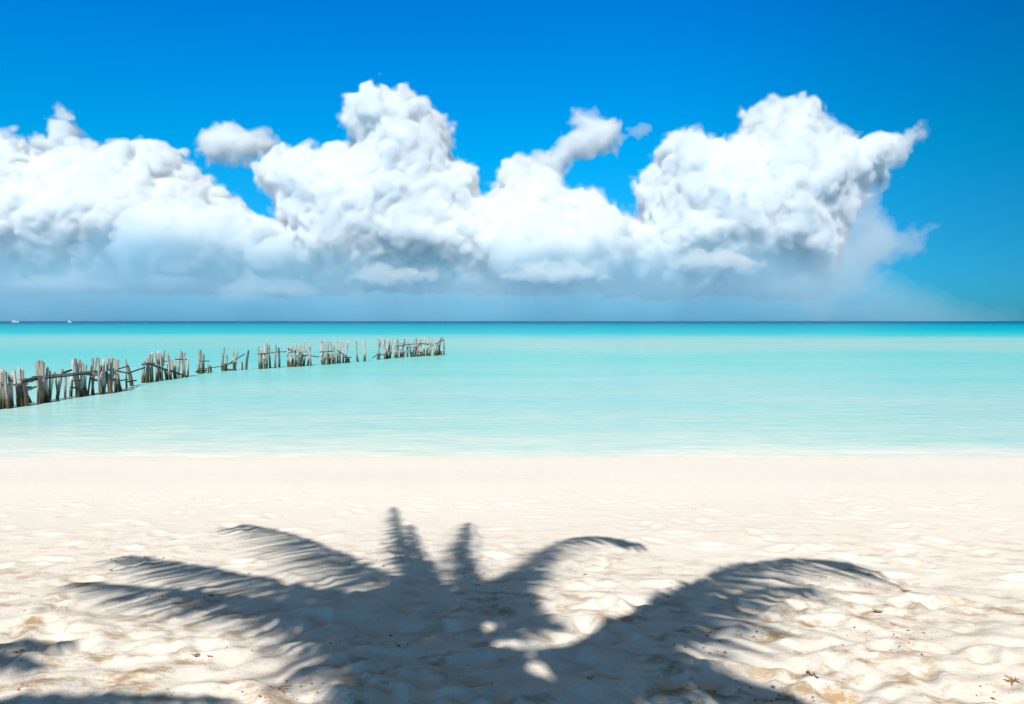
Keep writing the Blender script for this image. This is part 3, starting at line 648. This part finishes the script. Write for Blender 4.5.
section(408, 'farthest jetty section beyond the wide gap, a ragged palisade ending in a brace',
    [(377.6, 339, 2), (380, 340, 2), (382.4, 339, 2), (384.9, 339.5, 2), (387.4, 340, 1.9), (389.8, 341, 1.9), (392.4, 339, 2), (395, 340, 2), (397.4, 339.6, 2), (400.8, 345, 1.8), (404.4, 339, 2.2), (407.2, 340, 1.8), (410.4, 344, 1.7), (413.6, 340, 1.8), (416.8, 338, 2.1), (419, 339, 1.8), (421.6, 338.6, 1.9), (424, 337.6, 2.1), (427.6, 338, 2), (431, 338, 2), (434.4, 341, 1.7), (437.4, 340, 2), (441, 337.6, 2.2), (443.2, 338.4, 1.7),
     (380, 353, 3.2, D(off=-.25)), (386, 354, 3, D(off=-.25)), (389, 352, 3, D(off=-.25)), (398, 351, 2.4, D(off=-.25)), (404, 351, 2.6, D(off=-.25)), (413, 353, 2.6, D(off=-.25)), (418, 351, 2.8, D(off=-.25)), (423, 352, 2.8, D(off=-.25)), (428, 351, 2.4, D(off=-.25)), (436, 350, 2.4, D(off=-.25, mat=M_WOOD_DARK)), (441, 351, 2.8, D(off=-.25, mat=M_WOOD_DARK))],
    [((372.5, 358.2), (380, 352.5), 1, .1, True, 'brace'), ((395, 346.6), (413, 343.8), .9, .1, True), ((415, 344), (433, 343.4), 1, .1), ((431, 346.5), (444, 339.5), 1, .1, True, 'brace'), ((411, 356.2), (424, 354.6), 1.2, .2), ((384, 357.6), (392, 352.5), 1.1, .12, True, 'brace')])

# ------------------------------------------------------------------ boats on the horizon
def boat(px, dist, length, label, tall=1.0):
    x = (px - 512) / F * dist; root = empty('boat', (x, dist, 0)); tag(root, label, 'boat', 'distant boats on the horizon')
    n = 13; V, Fc = [], []
    for i in range(n):
        t = i / (n - 1); X = (t - .5) * length; w = length * .13 * (1 - max(0, (t - .45) / .55) ** 2.2) + .03; sh = length * (.085 + .05 * t * t)
        V += [(X, -w, sh), (X, -w * .6, -.3), (X, w * .6, -.3), (X, w, sh)]
    for i in range(n - 1):
        for k in range(4): Fc.append((i * 4 + k, i * 4 + (k + 1) % 4, i * 4 + 4 + (k + 1) % 4, i * 4 + 4 + k))
    Fc += [(3, 2, 1, 0), tuple(n * 4 - 4 + k for k in range(4))]
    mesh_obj('hull', V, Fc, M_WHITE, root)
    def box(name, x0, x1, y, z0, z1, rake, mat):
        v = [(x0, -y, z0), (x1, -y, z0), (x1, y, z0), (x0, y, z0), (x0 + rake * .4, -y * .85, z1), (x1 - rake, -y * .85, z1), (x1 - rake, y * .85, z1), (x0 + rake * .4, y * .85, z1)]
        return mesh_obj(name, v, [(3, 2, 1, 0), (4, 5, 6, 7), (0, 1, 5, 4), (1, 2, 6, 5), (2, 3, 7, 6), (3, 0, 4, 7)], mat, root)
    h = length * .1
    box('cabin', -length * .3, length * .16, length * .095, h, h * (1.9 + .3 * tall), length * .06, M_WHITE)
    box('window_band', -length * .27, length * .145, length * .098, h * 1.35, h * 1.75, length * .03, M_GLASS)
    box('flybridge', -length * .22, length * .02, length * .075, h * (1.9 + .3 * tall) + .01, h * (2.3 + .9 * tall), length * .05, M_WHITE)
boat(15.5, 1500, 14, 'low white boat on the horizon close to the left edge', .2)
boat(70, 1500, 8, 'smaller white boat on the horizon, the right one of two', 1.6)

# ------------------------------------------------------------------ scraps on the sand
def flat_scrap(name, px, py, outline, size, rot, mat, label, cat, curl=.25):
    p = shade_point(px, py); z = ground_z(p[0], p[1]); P = np.array(outline, float) * size; c, s_ = math.cos(rot), math.sin(rot); V, Fc = [], []
    n = len(P)
    for zz in (0, .004):
        for q in P: V.append((q[0] * c - q[1] * s_, q[0] * s_ + q[1] * c, zz + curl * size * (abs(q[0] / size) ** 2 + 1.2 * abs(q[1] / size) ** 1.5)))
    V += [(0, 0, 0), (0, 0, .004)]
    for k in range(n):
        Fc += [(k, (k + 1) % n, n + (k + 1) % n, n + k), ((k + 1) % n, k, 2 * n), (n + k, n + (k + 1) % n, 2 * n + 1)]
    o = mesh_obj(name, V, Fc, mat); o.location = (p[0], p[1], z + .004); tag(o, label, cat)
LEAF = [(-1, 0), (-.6, .28), (-.1, .42), (.5, .30), (1, .02), (.6, -.22), (0, -.36), (-.6, -.25)]
flat_scrap('dry_leaf', 878, 611, LEAF, .038, -.5, M_DRY, 'rusty brown dry leaf on bright sand beyond the right frond shadow', 'leaf', .5)
def twig(px, py, L, rot, r, label, bend=.3):
    p = shade_point(px, py); z = ground_z(p[0], p[1]); pts = []
    for i in range(7):
        t = i / 6 - .5; pts.append(np.array((t * L * math.cos(rot) - bend * L * t * t * math.sin(rot), t * L * math.sin(rot) + bend * L * t * t * math.cos(rot), .012 + .01 * math.sin(i * 2))))
    V, Fc = tube(pts, [r * (1 - .1 * i) for i in range(7)], 6); o = mesh_obj('twig', V, Fc, M_TWIG); o.location = (p[0], p[1], z); tag(o, label, 'twig', 'twigs on the sand')
twig(812, 685, .075, -.9, .007, 'dark thick twig on sand at the lower end of the right shadow')
twig(905, 592, .07, -.5, .004, 'thin bent twig lying above and right of the dry leaf', .8)
twig(591, 683, .05, .4, .004, 'short twig in the shade near the bottom middle')
def seaweed(px, py, size, label, seed):
    """A little tangle of dried weed: thin curled strands, one mesh."""
    rr = random.Random(seed); p = shade_point(px, py); V, Fc = [], []
    for k in range(9):
        x, y, a = 0.0, 0.0, rr.uniform(0, 6.3); pts = []
        z0 = ground_z(p[0] + x, p[1] + y)
        step = size * rr.uniform(.05, .13)
        for i in range(6):
            pts.append(np.array((x, y, z0 - p[2] + .004 + (rr.uniform(0, .012) if i else 0)))); a += rr.uniform(-.9, .9); x += math.cos(a) * step; y += math.sin(a) * step * .8
        v, f = tube(pts, [.0015, .0025, .003, .003, .002, .001], 4); b = len(V); V += v; Fc += [tuple(q + b for q in g) for g in f]
    o = mesh_obj('seaweed', V, Fc, M_DRY); o.location = p; tag(o, label, 'seaweed', 'dried seaweed scraps on the sand')
seaweed(1014, 682, .14, 'brown seaweed scrap on bright sand at the right edge', 1)
seaweed(277, 690, .16, 'brown seaweed tangle between the shadow streaks at lower left', 2)
seaweed(195, 658, .07, 'small seaweed scrap on bright sand left of the streaks', 3)
seaweed(20, 655, .10, 'dark seaweed scrap in the small shadow at the left edge', 4)
seaweed(905, 590, .10, 'faint seaweed strands beside the thin bent twig', 5)

def debris():
    """Shell crumbs and bits of dried weed strewn over the upper beach, beyond counting."""
    V, Fc = [], []; spots = [shade_point(rng.uniform(0, 1024), rng.uniform(540, 704)) for _ in range(26)] + [shade_point(q[0], q[1]) for q in ((700, 505), (860, 640), (280, 690), (1000, 690), (20, 690), (230, 600), (330, 560), (740, 690))]
    for c in spots:
        for _ in range(int(rng.integers(6, 26))):
            x, y = c[0] + rng.normal(0, .16), c[1] + rng.normal(0, .12)
            if y < 3.8: continue
            z = ground_z(x, y); r = abs(rng.normal(.0025, .0022)) + .0012; a = rng.uniform(0, 6.3); e = rng.uniform(1, 3.2); b = len(V)
            for k in range(5):
                t = a + k * 1.2566; u, v = math.cos(t) * r * e, math.sin(t) * r
                V.append((x + u * math.cos(a) - v * math.sin(a), y + u * math.sin(a) + v * math.cos(a), z + .001))
            V.append((x, y, z + r * 1.2)); V.append((x, y, z - .003))
            for k in range(5): Fc.append((b + k, b + (k + 1) % 5, b + 5)); Fc.append((b + (k + 1) % 5, b + k, b + 6))
    tag(mesh_obj('debris', V, Fc, M_DRY), kind='stuff')
debris()
